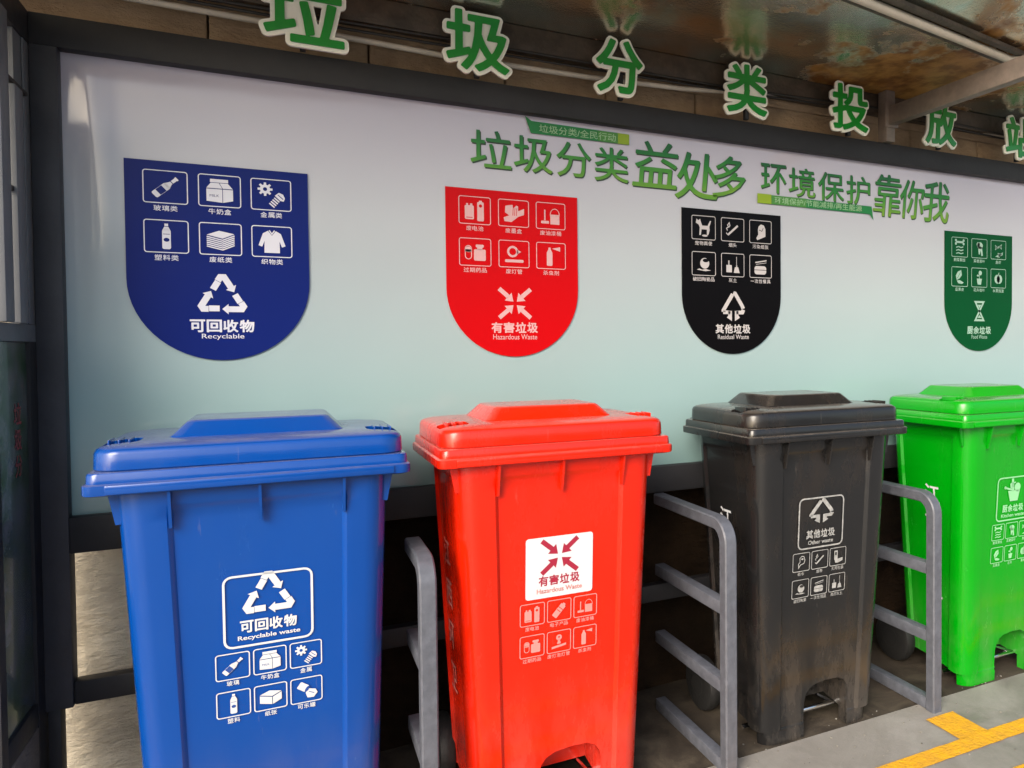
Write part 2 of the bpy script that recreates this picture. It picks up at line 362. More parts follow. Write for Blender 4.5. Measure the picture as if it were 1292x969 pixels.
def glyph_solid(ch, iso, x0, x1, z0, z1, y0, y1, fill_small=0.0):
    """extruded character fitted (before thickening) to x0..x1, z0..z1; from depth y0 (front) to y1 (back)"""
    xs, ys, F, lo, hi = sdf(ch)
    loops = contours(F.copy(), xs, ys, iso)
    sx = (x1-x0)/(hi[0]-lo[0]); sz = (z1-z0)/(hi[1]-lo[1])
    cu = bpy.data.curves.new('g', 'CURVE'); cu.dimensions = '2D'; cu.fill_mode = 'BOTH'; cu.extrude = .5
    for l in loops:
        a = abs(sum(l[i][0]*l[(i+1) % len(l)][1]-l[(i+1) % len(l)][0]*l[i][1] for i in range(len(l))))/2
        if a < fill_small: continue
        sp = cu.splines.new('POLY'); sp.points.add(len(l)-1); sp.use_cyclic_u = True
        for p, q in zip(sp.points, l): p.co = ((q[0]-lo[0])*sx+x0, (q[1]-lo[1])*sz+z0, 0, 1)
    o = bpy.data.objects.new('g', cu); COL.objects.link(o)
    dg = bpy.context.evaluated_depsgraph_get(); m = bpy.data.meshes.new_from_object(o.evaluated_get(dg))
    bpy.data.objects.remove(o); bpy.data.curves.remove(cu)
    for v in m.vertices:
        x, y, z = v.co; v.co = (x, y0 if z > 0 else y1, y)
    if m.materials: m.materials.clear()
    bm = bmesh.new(); bm.from_mesh(m); bmesh.ops.remove_doubles(bm, verts=bm.verts, dist=1e-5); bmesh.ops.recalc_face_normals(bm, faces=bm.faces)
    bm.to_mesh(m); bm.free()
    return m

class Art:
    """flat print: polygons in (x, z) with a colour index and a tiny height"""
    def __init__(s, ox=0, oz=0, k=1): s.v = []; s.f = []; s.m = []; s.ox, s.oz, s.k = ox, oz, k; s.ang = 0; s.ky = 1
    def at(s, ox, oz, k, ang=0): s.ox, s.oz, s.k, s.ang = ox, oz, k, ang; return s
    def T(s, p):
        c, n = math.cos(s.ang), math.sin(s.ang); return (s.ox+s.k*(p[0]*c-p[1]*n), s.oz+s.ky*s.k*(p[0]*n+p[1]*c))
    def poly(s, pts, col=0, h=0.0):
        b = len(s.v); q = [s.T(p) for p in pts]
        s.v += [(x, -(h or .0004+col*.0003), z) for x, z in q]
        for t in tessellate_polygon([[Vector((x, z, 0)) for x, z in q]]):
            s.f.append(tuple(b+i for i in t)); s.m.append(col)
        return s
    def rect(s, x0, x1, z0, z1, col=0): return s.poly([(x0, z0), (x1, z0), (x1, z1), (x0, z1)], col)
    def disc(s, cx, cz, r, rz=None, col=0, n=20, a0=0, a1=360):
        rz = rz or r; full = a1-a0 >= 360
        return s.poly([(cx+r*math.cos(R(a0+(a1-a0)*i/(n if full else n-1))), cz+rz*math.sin(R(a0+(a1-a0)*i/(n if full else n-1)))) for i in range(n)], col)
    def line(s, pts, wd, closed=False, col=0):
        n = len(pts); P = [Vector(p) for p in pts]; L = []; Rr = []
        for i in range(n):
            a = P[i-1] if (i or closed) else P[i]; b = P[(i+1) % n] if (i < n-1 or closed) else P[i]
            d1 = (P[i]-a); d2 = (b-P[i])
            d1 = d1.normalized() if d1.length > 1e-9 else d2.normalized(); d2 = d2.normalized() if d2.length > 1e-9 else d1
            nn = Vector((-(d1+d2).y, (d1+d2).x))
            if nn.length < 1e-6: nn = Vector((-d1.y, d1.x))
            nn.normalize(); k = wd/2/max(.35, nn.dot(Vector((-d1.y, d1.x))))
            L.append(P[i]+nn*k); Rr.append(P[i]-nn*k)
        b0 = len(s.v)
        for l, r in zip(L, Rr):
            for q in (l, r): x, z = s.T(q); s.v.append((x, -(.0004+col*.0003), z))
        for i in range(n if closed else n-1):
            a = b0+2*i; b = b0+2*((i+1) % n); s.f.append((a, a+1, b+1, b)); s.m.append(col)
        return s
    def rr(s, x0, x1, z0, z1, r, wd=None, col=0, seg=4):
        pts = []
        for cx, cz, a0 in ((x1-r, z0+r, -90), (x1-r, z1-r, 0), (x0+r, z1-r, 90), (x0+r, z0+r, 180)):
            pts += [(cx+r*math.cos(R(a0+90*i/seg)), cz+r*math.sin(R(a0+90*i/seg))) for i in range(seg+1)]
        return s.line(pts, wd, True, col) if wd else s.poly(pts, col)
    def text(s, t, cx, cz, width, height=None, col=0, bold=0.0):
        vs, fs, _ = glyphs(t, bold); lo, hi = vs.min(0), vs.max(0); k = width/(hi[0]-lo[0]); kz = height/(hi[1]-lo[1]) if height else k
        b = len(s.v)
        for v in vs: x, z = s.T((cx+(v[0]-(lo[0]+hi[0])/2)*k, cz+(v[1]-(lo[1]+hi[1])/2)*kz)); s.v.append((x, -(.0004+col*.0003), z))
        for f in fs: s.f.append(tuple(b+i for i in f)); s.m.append(col)
        return s
    def title(s, t, cx, cz, width, height, col=0, iso=.03):
        n = len(t); cw = width/n; vs = []
        for i, ch in enumerate(t):
            me = glyph_solid(ch, iso*.3, 0, 1, .44, .56, 0, 1) if ch == '一' else glyph_solid(ch, iso, 0, 1, 0, 1, 0, 1)
            x0 = cx-width/2+i*cw+cw*.04; k = cw*.86; keep = {}
            for p in me.polygons:
                if all(me.vertices[v].co.y < .5 for v in p.vertices):
                    for v in p.vertices:
                        if v not in keep:
                            keep[v] = len(s.v); q = me.vertices[v].co; x, z = s.T((x0+q.x*k, cz-height/2+q.z*height)); s.v.append((x, -(.0004+col*.0003), z))
                    s.f.append(tuple(keep[v] for v in p.vertices)); s.m.append(col)
            bpy.data.meshes.remove(me)
        return s
    def arrow(s, pts, wd, head=2.1, hl=1.3, col=0):
        P = [Vector(p) for p in pts]; d = (P[-1]-P[-2]).normalized(); n = Vector((-d.y, d.x)); tip = P[-1]; base = tip-d*wd*hl
        s.line([tuple(p) for p in P[:-1]]+[tuple(base+d*wd*.05)], wd, False, col)
        return s.poly([tuple(base+n*wd*head/2), tuple(tip), tuple(base-n*wd*head/2)], col)
    def build(s, name, mats, parent, loc=(0, 0, 0), rx=0):
        me = bpy.data.meshes.new(name); me.from_pydata(s.v, [], s.f); me.update()
        o = link(name, me, mats, parent, loc); o.rotation_euler.x = rx
        me.polygons.foreach_set('material_index', s.m)
        for p in me.polygons:          # face the viewer
            pass
        return o

# ---- pictograms, unit square, colour 0 = ink, 1 = ground colour
def ic_bottle(a):
    o = a.ang; a.ang = R(-48)
    a.rr(-.13, .13, -.46, .08, .05).poly([(-.13, .05), (.13, .05), (.06, .2), (-.06, .2)]).rect(-.055, .055, .2, .42).rect(-.07, .07, .42, .48).rect(-.12, .12, -.3, -.06, 1).line([(-.1, -.14), (.1, -.14)], .03).line([(-.1, -.22), (.1, -.22)], .03).rect(-.055, .055, .24, .27, 1); a.ang = o
def ic_milk(a):
    a.poly([(-.42, -.38), (.08, -.42), (.08, .06), (-.42, .06)]).poly([(.1, -.42), (.42, -.34), (.42, .06), (.1, .06)]).poly([(-.42, .09), (.08, .09), (-.02, .28), (-.28, .28)]).poly([(.1, .09), (.42, .09), (.26, .28), (.0, .28)]).rect(-.3, .27, .3, .42).text('MILK', -.17, -.18, .3, .09, 1)
def gear(a, cx, cz, r, n=8):
    pts = []
    for i in range(n):
        for da, rr_ in ((-14, .68), (-9, 1), (9, 1), (14, .68)): t = R(360*i/n+da); pts.append((cx+r*rr_*math.cos(t), cz+r*rr_*math.sin(t)))
    a.poly(pts); a.disc(cx, cz, r*.28, col=1)
def ic_metal(a):
    gear(a, -.2, .2, .25); a.poly([(.12, -.02), (.26, .1), (.4, .04), (.46, -.1), (.42, -.22), (.3, -.2)])
    for i in range(4): x = .17-i*.055; z = -.16-i*.07; a.line([(x-.07, z+.06), (x+.1, z-.09)], .05)
    a.line([(.22, .02), (.4, -.14)], .03, col=1)
def ic_pet(a): a.rr(-.13, .13, -.45, .24, .06).poly([(-.12, .22), (.12, .22), (.06, .34), (-.06, .34)]).rect(-.055, .055, .36, .45).disc(0, -.12, .09, .07, 1).line([(-.1, .08), (.1, .08)], .02, col=1)
def ic_paper(a):
    a.poly([(-.44, .14), (-.05, .3), (.44, .2), (.06, .02)])
    for i in range(6): z = .08-.07*i; a.line([(-.44, z), (.06, z-.12), (.44, z+.06)], .042)
def ic_ream(a): a.poly([(-.44, .14), (-.05, .3), (.44, .2), (.06, .02)]).poly([(-.44, .1), (.05, -.02), (.05, -.36), (-.44, -.24)]).poly([(.08, -.02), (.44, .16), (.44, -.18), (.08, -.36)])
def ic_shirt(a): a.poly([(-.13, .4), (-.3, .3), (-.45, -.15), (-.33, -.2), (-.25, .02), (-.26, -.42), (.26, -.42), (.25, .02), (.33, -.2), (.45, -.15), (.3, .3), (.13, .4), (0, .22)]).line([(-.09, .42), (0, .28), (.09, .42)], .04)
def ic_can(a):
    a.ang += R(-35); a.rr(-.42, .0, -.12, .22, .06).disc(0, .05, .07, .16, 1); a.ang -= R(-35)
    a.poly([(.02, .06), (.38, -.02), (.46, -.2), (.3, -.4), (.04, -.38), (-.04, -.15)]).line([(.1, -.1), (.32, -.2)], .03, col=1)
def ic_batt(a): a.rr(-.42, -.04, -.38, .2, .05).rect(-.36, -.28, .2, .28).rect(-.2, -.1, .2, .28).rr(.1, .38, -.44, .36, .05).rect(.18, .3, .36, .42).disc(.24, .2, .07, col=1).line([(-.36, -.3), (-.1, -.3)], .03, col=1)
def ic_ink(a):
    a.poly([(-.36, .3), (-.05, .36), (-.02, .2), (.12, .34), (.2, .3), (.2, .1), (.46, .22), (.46, -.04), (.2, -.14), (-.1, -.38), (-.4, -.36), (-.44, -.2), (-.2, -.1), (-.38, .02)])
    for x in (-.02, .06, .14): a.line([(x, .22), (x-.02, -.1)], .025, col=1)
def ic_phone(a): a.ang += R(-42); a.rr(-.16, .16, -.44, .36, .05).rect(-.12, .12, -.06, -.02, 1).rect(-.16, .16, .1, .14, 1).rect(-.08, .08, .36, .44); a.ang -= R(-42)
def ic_paint(a): a.rect(-.02, .4, -.36, .02).line([(-.03, .04), (.41, .04)], .06).line([(.19+.21*math.cos(R(t)), .06+.26*math.sin(R(t))) for t in range(0, 181, 20)], .03).rect(-.3, -.24, -.2, .26).rr(-.44, -.08, -.34, -.22, .03)
def ic_pill(a): a.rr(-.42, -.16, -.3, .26, .13, .035).disc(-.29, .1, .12).rect(-.42, -.16, 0, .1).rr(-.06, .44, -.36, .12, .06).rr(.02, .36, .2, .32, .04).rect(.08, .3, .1, .2)
def ic_lamp(a):
    a.line([(-.06+.2*math.cos(R(t)), .1+.2*math.sin(R(t))) for t in range(0, 360, 24)], .09, True); a.poly([(.13, .2), (.32, .1), (.13, 0)]); a.rr(-.4, .42, -.36, -.24, .05)
def ic_bulb(a): a.disc(0, .22, .16).rect(-.07, .07, -.05, .1).poly([(-.4, -.38), (.4, -.26), (.4, -.14), (-.4, -.26)]).disc(0, .24, .05, col=1).rect(-.1, .1, -.14, -.04)
def ic_spray(a): a.rr(-.2, .06, -.44, .18, .05).poly([(-.18, .18), (.04, .18), (-.02, .28), (-.12, .28)]).rect(-.12, -.02, .28, .36).poly([(.04, .32), (.42, .4), (.42, .2)])
def ic_dog(a): a.poly([(-.4, .42), (-.3, .34), (-.2, .42), (-.16, .28), (-.08, .1), (.22, .1), (.36, .36), (.42, .34), (.32, .06), (.34, -.1), (.26, -.34), (.18, -.34), (.18, -.08), (-.12, -.08), (-.16, -.36), (-.25, -.36), (-.22, .0), (-.28, .14), (-.44, .22)]).disc(.06, -.38, .16, .05)
def ic_cig(a): a.line([(-.28, -.26), (.3, .22)], .1).line([(-.28, -.26), (-.38, -.16)], .05).line([(-.3, -.05), (-.36, .06), (-.24, .14), (-.3, .22), (-.2, .34), (-.16, .2), (-.24, .1)], .045)
def ic_tissue(a): a.poly([(-.12, .26), (.02, .38), (.2, .34), (.3, .16), (.3, -.22), (.1, -.3), (-.2, -.42), (-.26, -.32), (-.14, -.14), (-.16, .1)]).line([(-.1, .1), (.08, .04), (.16, .2)], .03, col=1)
def ic_tissue_o(a): a.line([(-.12, .26), (.02, .38), (.2, .34), (.28, .1), (.2, -.1), (-.06, -.16), (-.2, -.36), (-.22, -.1), (-.1, .02)], .05, True).disc(.07, .2, .09, .06)
def ic_pot(a): a.disc(.05, .02, .26).disc(.1, .16, .17, .09, 1).disc(.1, .16, .12, .05).poly([(-.4, -.3), (-.25, -.24), (-.1, -.3), (.1, -.26), (.4, -.32), (.1, -.36)])
def ic_bin(a): a.rect(-.38, -.06, -.36, .0).rect(-.26, -.2, 0, .22).line([(.22, .42), (.22, -.05)], .03).poly([(.12, -.1), (.32, -.1), (.4, -.38), (.05, -.38)]).rect(.19, .26, -.1, 0)
def ic_box(a): a.poly([(-.32, .16), (.36, .28), (.36, .34), (-.32, .22)]).rr(-.38, .34, -.4, .02, .14).line([(-.38, -.18), (.34, -.18)], .03, col=1).line([(-.28, .1), (.36, .2)], .025)
def ic_pack(a): a.rr(-.3, -.02, -.2, .4, .04).poly([(-.26, -.2), (.4, -.1), (.4, -.3), (0, -.42), (-.2, -.4)]).rect(-.24, -.1, .1, .3, 1)
def ic_bone(a):
    a.rect(-.3, .3, .24, .36)
    for sx in (-1, 1):
        for z in (.2, .4): a.disc(sx*.32, z, .08)
    for z in (-.02, -.2, -.38): a.line([(-.3, z), (-.1, z+.05), (.1, z), (.3, z+.05)], .06)
def ic_veg(a): a.disc(.05, .18, .24, .2).poly([(-.12, .14), (.22, .1), (.3, -.42), (.16, -.44), (.1, -.1), (.02, -.36), (-.06, -.34)]).disc(-.1, .24, .14)
def ic_fish(a):
    for cx, cz, t in ((-.18, .14, 0), (.18, .2, 60), (.1, -.3, 20)):
        for k in range(3): a.line([(cx, cz), (cx+.2*math.cos(R(t+120*k)), cz+.16*math.sin(R(t+120*k)))], .08)
        a.disc(cx, cz, .1)
    a.poly([(-.3, -.42), (.4, -.12), (.36, -.3), (0, -.44)])
def ic_leaf(a): a.poly([(.12, .4), (-.15, .3), (-.32, .05), (-.24, -.2), (0, -.1), (.18, .1)]).poly([(-.24, -.24), (.0, -.2), (.34, -.34), (.2, -.42), (-.1, -.4)]).line([(-.2, -.1), (.05, .25)], .03, col=1)
def ic_plant(a): a.poly([(-.22, -.06), (.22, -.06), (.14, -.42), (-.14, -.42)]).rect(-.02, .02, -.06, .18).disc(.08, .28, .14).disc(-.12, .12, .09, .06)
def ic_apple(a): a.disc(-.1, -.04, .24, .27).disc(.1, -.04, .24, .27).line([(0, .2), (.06, .36)], .05)

# ---- emblems, about 1 unit wide
def rot(p, t): c, s_ = math.cos(t), math.sin(t); return (p[0]*c-p[1]*s_, p[0]*s_+p[1]*c)
def em_recycle(a):
    """three bent arrows chasing round a triangle"""
    for k in range(3):
        t = R(-120*k)
        a.arrow([rot(p, t) for p in ((-.085, .355), (-.035, .44), (.035, .44), (.085, .355), (.222, .118))], .125, 1.8, .95)
        a.line([rot(p, t) for p in ((.236, .068), (.335, -.103))], .125)
def em_residual(a):
    a.line([(.0, .5), (.06, .48), (.3, .06), (.33, -.02)], .12).line([(-.02, .46), (-.33, -.08), (-.33, -.14)], .12)
    a.line([(-.34, -.15), (-.1, -.15)], .12).line([(.34, -.06), (.3, -.15), (.1, -.15)], .12)
    a.poly([(-.17, -.1), (-.05, -.1), (-.05, -.44), (-.22, -.32), (-.17, -.26)]).poly([(.17, -.1), (.05, -.1), (.05, -.44), (.22, -.32), (.17, -.26)])
def em_hazard(a):
    for k in range(4):
        t = R(45+90*k); a.arrow([(.56*math.cos(t), .50*math.sin(t)), (.3*math.cos(t), .28*math.sin(t)), (.06*math.cos(t), .06*math.sin(t))], .105, 2.5, 1.7)
def em_food(a):
    a.line([(-.3, .46), (.3, .46), (0, .0)], .1, True).line([(-.3, -.46), (.3, -.46), (0, 0)], .1, True)
    a.poly([(-.12, .32), (.12, .32), (0, .14)]).poly([(-.14, -.34), (.14, -.34), (0, -.2)]).disc(0, 0, .07)
def em_basket(a):
    a.poly([(-.34, .02), (.34, .02), (.24, -.4), (-.2, -.4)]).line([(-.3, -.1), (.3, -.1)], .03, col=1).line([(-.26, -.22), (.26, -.22)], .03, col=1)
    a.disc(.2, .14, .17).poly([(-.12, .0), (.02, .0), (-.04, .5), (-.16, .5)]).line([(-.5, .16), (-.3, .1), (-.1, .06)], .07).disc(-.5, .16, .06).line([(-.1, .3), (.08, .34)], .05).poly([(-.24, .3), (-.08, .36), (-.02, .16), (-.2, .1)])

# ------------------------------------------------------------------ the setting
bm = bmesh.new(); add_box(bm, -120, 120, -120, 120, -.3, -.004); link('ground', bm_mesh(bm), GROUND)['kind'] = 'structure'
bm = bmesh.new(); add_box(bm, -1.5, 7, -3.5, -.422, -.1, 0); link('pavement', bm_mesh(bm), CONC)['kind'] = 'structure'
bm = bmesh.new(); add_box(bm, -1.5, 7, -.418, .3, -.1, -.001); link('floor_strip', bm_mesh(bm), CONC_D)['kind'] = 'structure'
# yellow bay markings, 4 mm sheets, slightly worn edges
def paint(name, x0, x1, y0, y1, z):
    bm = bmesh.new(); L = max(x1-x0, y1-y0); n = max(6, int(L/.03)); a = []; b = []
    for i in range(n+1):
        t = i/n; j = lambda: random.uniform(-.0012, .0012)
        if x1-x0 > y1-y0: a.append(bm.verts.new((x0+t*(x1-x0), y0+j(), z))); b.append(bm.verts.new((x0+t*(x1-x0), y1+j(), z)))
        else: a.append(bm.verts.new((x0+j(), y0+t*(y1-y0), z))); b.append(bm.verts.new((x1+j(), y0+t*(y1-y0), z)))
    for i in range(n): bm.faces.new((a[i], a[i+1], b[i+1], b[i]))
    return link(name, bm_mesh(bm), YELLOW)
for nm, a in (('painted_line', (-.6, 6.2, -.718, -.655, .004)), ('painted_line', (-.6, 6.2, -.905, -.838, .004))): paint(nm, *a)['kind'] = 'structure'
for x in (1.00, 1.86, 2.69, 3.62): paint('painted_stub', x, x+.125, -.6555, -.516, .004)['kind'] = 'structure'

ob = thing('unseen_building', (1, -17, 0), 'plain pale building, unseen, added behind the camera to shape reflections', 'building')  # unseen building added to darken reflections and block low sky
OBM = mat('pale_render', (.34, .33, .31), .8, var=.15, vscale=.5); OBW = mat('dark_window_glass', (.02, .025, .03), .1)
bm = bmesh.new(); add_box(bm, -16, 16, -8, 0, 0, 3.6); link('wall', bm_mesh(bm), OBM, ob)
bm = bmesh.new(); add_box(bm, -16.2, 16.2, -8, .25, 3.6, 3.8); link('roof_slab', bm_mesh(bm), OBM, ob)
wm = None
for ix in range(9):
    for iz in range(1):
        if wm is None:
            bm = bmesh.new(); add_box(bm, -.8, .8, .0, .03, 0, 1.5); wm = bm_mesh(bm); o = link('window', wm, OBW, ob)
        else: o = bpy.data.objects.new('window', wm); COL.objects.link(o); o.parent = ob
        o.location = (-13.6+ix*3.4, 0, .9+iz*2.7)
bm = bmesh.new(); rg = random.Random(3)
for i in range(420):
    x, y, q = rg.uniform(1.7, 4.2), rg.uniform(-1.1, -.36), rg.choice((.0012, .0016, .002, .0035))
    bmesh.ops.create_icosphere(bm, subdivisions=1, radius=q, matrix=Matrix.Translation((x, y, q*.5+.001)) @ Matrix.Diagonal((1, rg.uniform(.6, 1.4), .6, 1)))
link('grit', bm_mesh(bm), mat('pale_grit', (.3, .28, .24), .8, var=.7, vscale=30))['kind'] = 'stuff'
# back wall: rough plastered stone below, brown stone blocks on top
wall = thing('stone_wall', (2.5, .12, 0), 'rough tan stone wall behind the framed board, bare below it and above the beam', 'wall')
W0 = Vector((2.5, .12, 0))
bm = bmesh.new()
nx, nz = 150, 44
g = [[None]*(nz+1) for _ in range(nx+1)]
from mathutils import noise
for i in range(nx+1):
    for k in range(nz+1):
        x = -1+7.5*i/nx; z = 2.0*k/nz
        d = noise.fractal(Vector((x*6, z*6, 3)), .7, 2.1, 4)*.012
        g[i][k] = bm.verts.new((x-2.5, d, z))
for i in range(nx):
    for k in range(nz): bm.faces.new((g[i][k], g[i+1][k], g[i+1][k+1], g[i][k+1]))
add_box(bm, -3.5, 4, .03, .2, 0, 2.6)
pf = link('plaster_face', bm_mesh(bm), [STONE, STONE_SHADE], wall, smooth=60)
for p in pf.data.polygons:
    if p.center.x > -1.93 and p.center.z < 1.0: p.material_index = 1  # wall behind the bins takes the shade-darkened stone
x = -.6
while x < 5.6:
    wd = random.choice((.30, .36, .42))
    box('block', x+.003-2.5, x+wd-.003-2.5, -.035+random.uniform(0, .006), .03, 2.0, 2.199, STONE2, wall, .004); x += wd
box('block', -3.1, 3.1, -.03, .03, 2.2015, 2.29, STONE2, wall, .003)

# ------------------------------------------------------------------ framed board
fr = thing('steel_stand', (0, 0, 0), 'dark charcoal steel stand of posts and beams framing the big printed board', 'stand')
PX0, PX1, PT, PB = .288, 5.2, 2.006, .847
box('top_beam', .233, 5.27, -.035, .02, PT, 2.083, FRAME, fr, .003)
box('bottom_beam', PX0, PX1, -.033, .018, .757, PB, FRAME, fr, .003)
box('lower_rail', PX0+.0005, PX1, -.02, .018, .372, .43, FRAME, fr, .003)
box('post', .233, PX0, -.034, .019, .372, PT, FRAME_LIT, fr, .001)
box('leg', .236, .262, -.031, .016, 0, .3718, FRAME, fr, .002)
box('post', PX1, 5.27, -.034, .019, 0, PT, FRAME, fr, .003)
bd = thing('display_board', (0, 0, 0), 'large glossy board printed white fading to aqua, carrying green slogan lettering', 'board')
bm = bmesh.new()
nx, nz = 196, 46; g = []
for i in range(nx+1):
    col = []
    for k in range(nz+1):
        x = PX0+(PX1-PX0)*i/nx; z = PB+(PT-PB)*k/nz
        # vinyl lifting near the left and upper edges
        e = math.exp(-((x-(PX0+.065+.02*math.sin(z*5)))/.022)**2)*.011*min(1, max(0, (z-1.2)/.3)) + math.exp(-((z-(PT-.055))/.018)**2)*.003*max(0, 1-(x-PX0)/1.0)
        e += .0022*noise.noise(Vector((x*3, z*3, 0)))*math.exp(-max(0, x-PX0)/.35)
        b_ = min(1, 12*min(x-PX0, PX1-x, z-PB, PT-z)/.3)
        col.append(bm.verts.new((x, -e*b_, z)))
    g.append(col)
for i in range(nx):
    for k in range(nz): bm.faces.new((g[i][k], g[i+1][k], g[i+1][k+1], g[i][k+1]))
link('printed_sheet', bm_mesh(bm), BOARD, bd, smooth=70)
bm = bmesh.new(); add_box(bm, PX0, PX1, .004, .016, PB, PT); link('backing_panel', bm_mesh(bm), FRAME_L, bd)

# slogan characters, each a printed piece with a darker edge print behind
SL = [('垃', 1.304, 1.432, 1.829, 1.943, .022), ('圾', 1.442, 1.570, 1.827, 1.94, .022), ('分', 1.584, 1.704, 1.826, 1.938, .022), ('类', 1.718, 1.842, 1.823, 1.936, .022),
      ('益', 1.865, 2.035, 1.818, 1.975, .026), ('处', 2.03, 2.205, 1.79, 1.955, .03), ('多', 2.185, 2.32, 1.806, 1.958, .026),
      ('环', 2.390, 2.505, 1.842, 1.95, .022), ('境', 2.518, 2.645, 1.838, 1.948, .016), ('保', 2.660, 2.788, 1.835, 1.945, .018), ('护', 2.802, 2.925, 1.832, 1.944, .02),
      ('靠', 2.948, 3.095, 1.795, 1.965, .018), ('你', 3.09, 3.225, 1.795, 1.955, .022), ('我', 3.225, 3.375, 1.79, 1.962, .024)]
for ch, x0, x1, z0, z1, iso in SL:
    me = glyph_solid(ch, iso*.25, x0, x1, z0, z1, -.0035, -.0022); big = ch in '益处多靠你我'
    if big:
        for v in me.vertices: v.co.x += (v.co.z-(z0+z1)/2)*.10
    o = link('character', me, SLOGAN, bd)
    me2 = me.copy(); me2.materials.clear()
    for v in me2.vertices: v.co += Vector((.0035, .0012, -.0042))
    link('character_shade', me2, SLOG_D, o)
a = Art(); a.poly([(1.478, 2.004), (1.50, 1.99), (1.845, 1.988), (1.845, 1.952), (1.497, 1.951)]).rect(1.73, 1.803, 1.953, 1.987, 2).rect(1.80, 1.845, 1.952, 1.988, 1).text('垃圾分类/全民行动', 1.66, 1.970, .27, .026, 3, .008)
for v in range(len(a.v)): a.v[v] = (a.v[v][0], a.v[v][1]-.0045, a.v[v][2])
a.build('ribbon', [RIB_G, RIB_Y, RIB_M, RIB_T], bd)
a = Art(); a.poly([(2.372, 1.833), (2.372, 1.798), (2.922, 1.796), (2.942, 1.772), (2.932, 1.828)]).rect(2.372, 2.435, 1.798, 1.834, 1).rect(2.435, 2.60, 1.798, 1.832, 2).text('环境保护/节能减排/再生能源', 2.665, 1.815, .43, .025, 3, .008)
for v in range(len(a.v)): a.v[v] = (a.v[v][0], a.v[v][1]-.0045, a.v[v][2])
a.build('ribbon', [RIB_G, RIB_Y, RIB_M, RIB_T], bd)

# ------------------------------------------------------------------ shield stickers on the board
def shield(x0, base, ink, icons, emblem, zh, en, label, es):
    t = thing('shield_sticker', (x0+.214, -.001, 1.757), label, 'sticker', 'shield-shaped waste sorting stickers on the board')
    w2, zs = .2145, -.308
    out = [(-w2, 0), (w2, 0), (w2, zs)]+[(w2*math.cos(R(-q)), zs-w2*math.sin(R(q))) for q in range(6, 180, 6)]+[(-w2, zs)]
    bm = bmesh.new()
    f0 = [bm.verts.new((x, -.0040, z)) for x, z in out]; f1 = [bm.verts.new((x, -.001, z)) for x, z in out]
    bm.faces.new(f0); bm.faces.new(f1[::-1])
    for i in range(len(out)): j = (i+1) % len(out); bm.faces.new((f0[i], f0[j], f1[j], f1[i]))
    link('shield_plate', bm_mesh(bm), base, t)
    for r in range(2):
        for c in range(3):
            a = Art(); fn, cap = icons[r*3+c]
            cx = -.125+c*.1235; cz = -.067-r*.129
            a.rr(-.049, .049, -.042, .042, .006, .0024).at(0, 0, .074); fn(a); a.at(0, 0, 1)
            a.title(cap, 0, -.0555, .0185*len(cap), .0145, 0, .012)
            a.build('pictogram', [ink, base], t, (cx, -.0042, cz))
    a = Art().at(0, 0, es); a.ky = .85 if emblem is em_residual else 1; emblem(a); a.build('emblem', [ink, base], t, (0, -.0042, -.353 if es > .1 else -.345))
    a = Art().title(zh, 0, -.430, .155, .032, 0).text(en, 0, -.4595, .0088*len(en)+.012, .0165, 0, .004)
    a.build('title', [ink], t, (0, -.0042, 0))
    return t
XS = (.4144, 1.225, 2.049, 3.349)
shield(XS[0], S_BLUE, VIN_W, [(ic_bottle, '玻璃类'), (ic_milk, '牛奶盒'), (ic_metal, '金属类'), (ic_pet, '塑料类'), (ic_paper, '废纸类'), (ic_shirt, '织物类')], em_recycle, '可回收物', 'Recyclable', 'navy blue shield sticker for recyclables with chasing arrows, leftmost on the board', .125)
shield(XS[1], S_RED, VIN_P, [(ic_batt, '废电池'), (ic_ink, '废墨盒'), (ic_paint, '废油漆桶'), (ic_pill, '过期药品'), (ic_lamp, '废灯管'), (ic_spray, '杀虫剂')], em_hazard, '有害垃圾', 'Hazardous Waste', 'bright red shield sticker for hazardous waste with four arrows meeting', .13)
shield(XS[2], S_BLACK, VIN_K, [(ic_dog, '宠物粪便'), (ic_cig, '烟头'), (ic_tissue, '污染纸张'), (ic_pot, '破旧陶瓷品'), (ic_bin, '灰土'), (ic_box, '一次性餐具')], em_residual, '其他垃圾', 'Residual Waste', 'black shield sticker for residual waste with a dog pictogram', .13)
shield(XS[3], S_GREEN, VIN_G, [(ic_bone, '剩菜剩饭'), (ic_veg, '菜梗菜叶'), (ic_fish, '鱼虾'), (ic_leaf, '瓜果皮'), (ic_plant, '花卉枝叶'), (ic_apple, '水果残渣')], em_food, '厨余垃圾', 'Food Waste', 'dark green shield sticker for food waste with an hourglass emblem', .088)

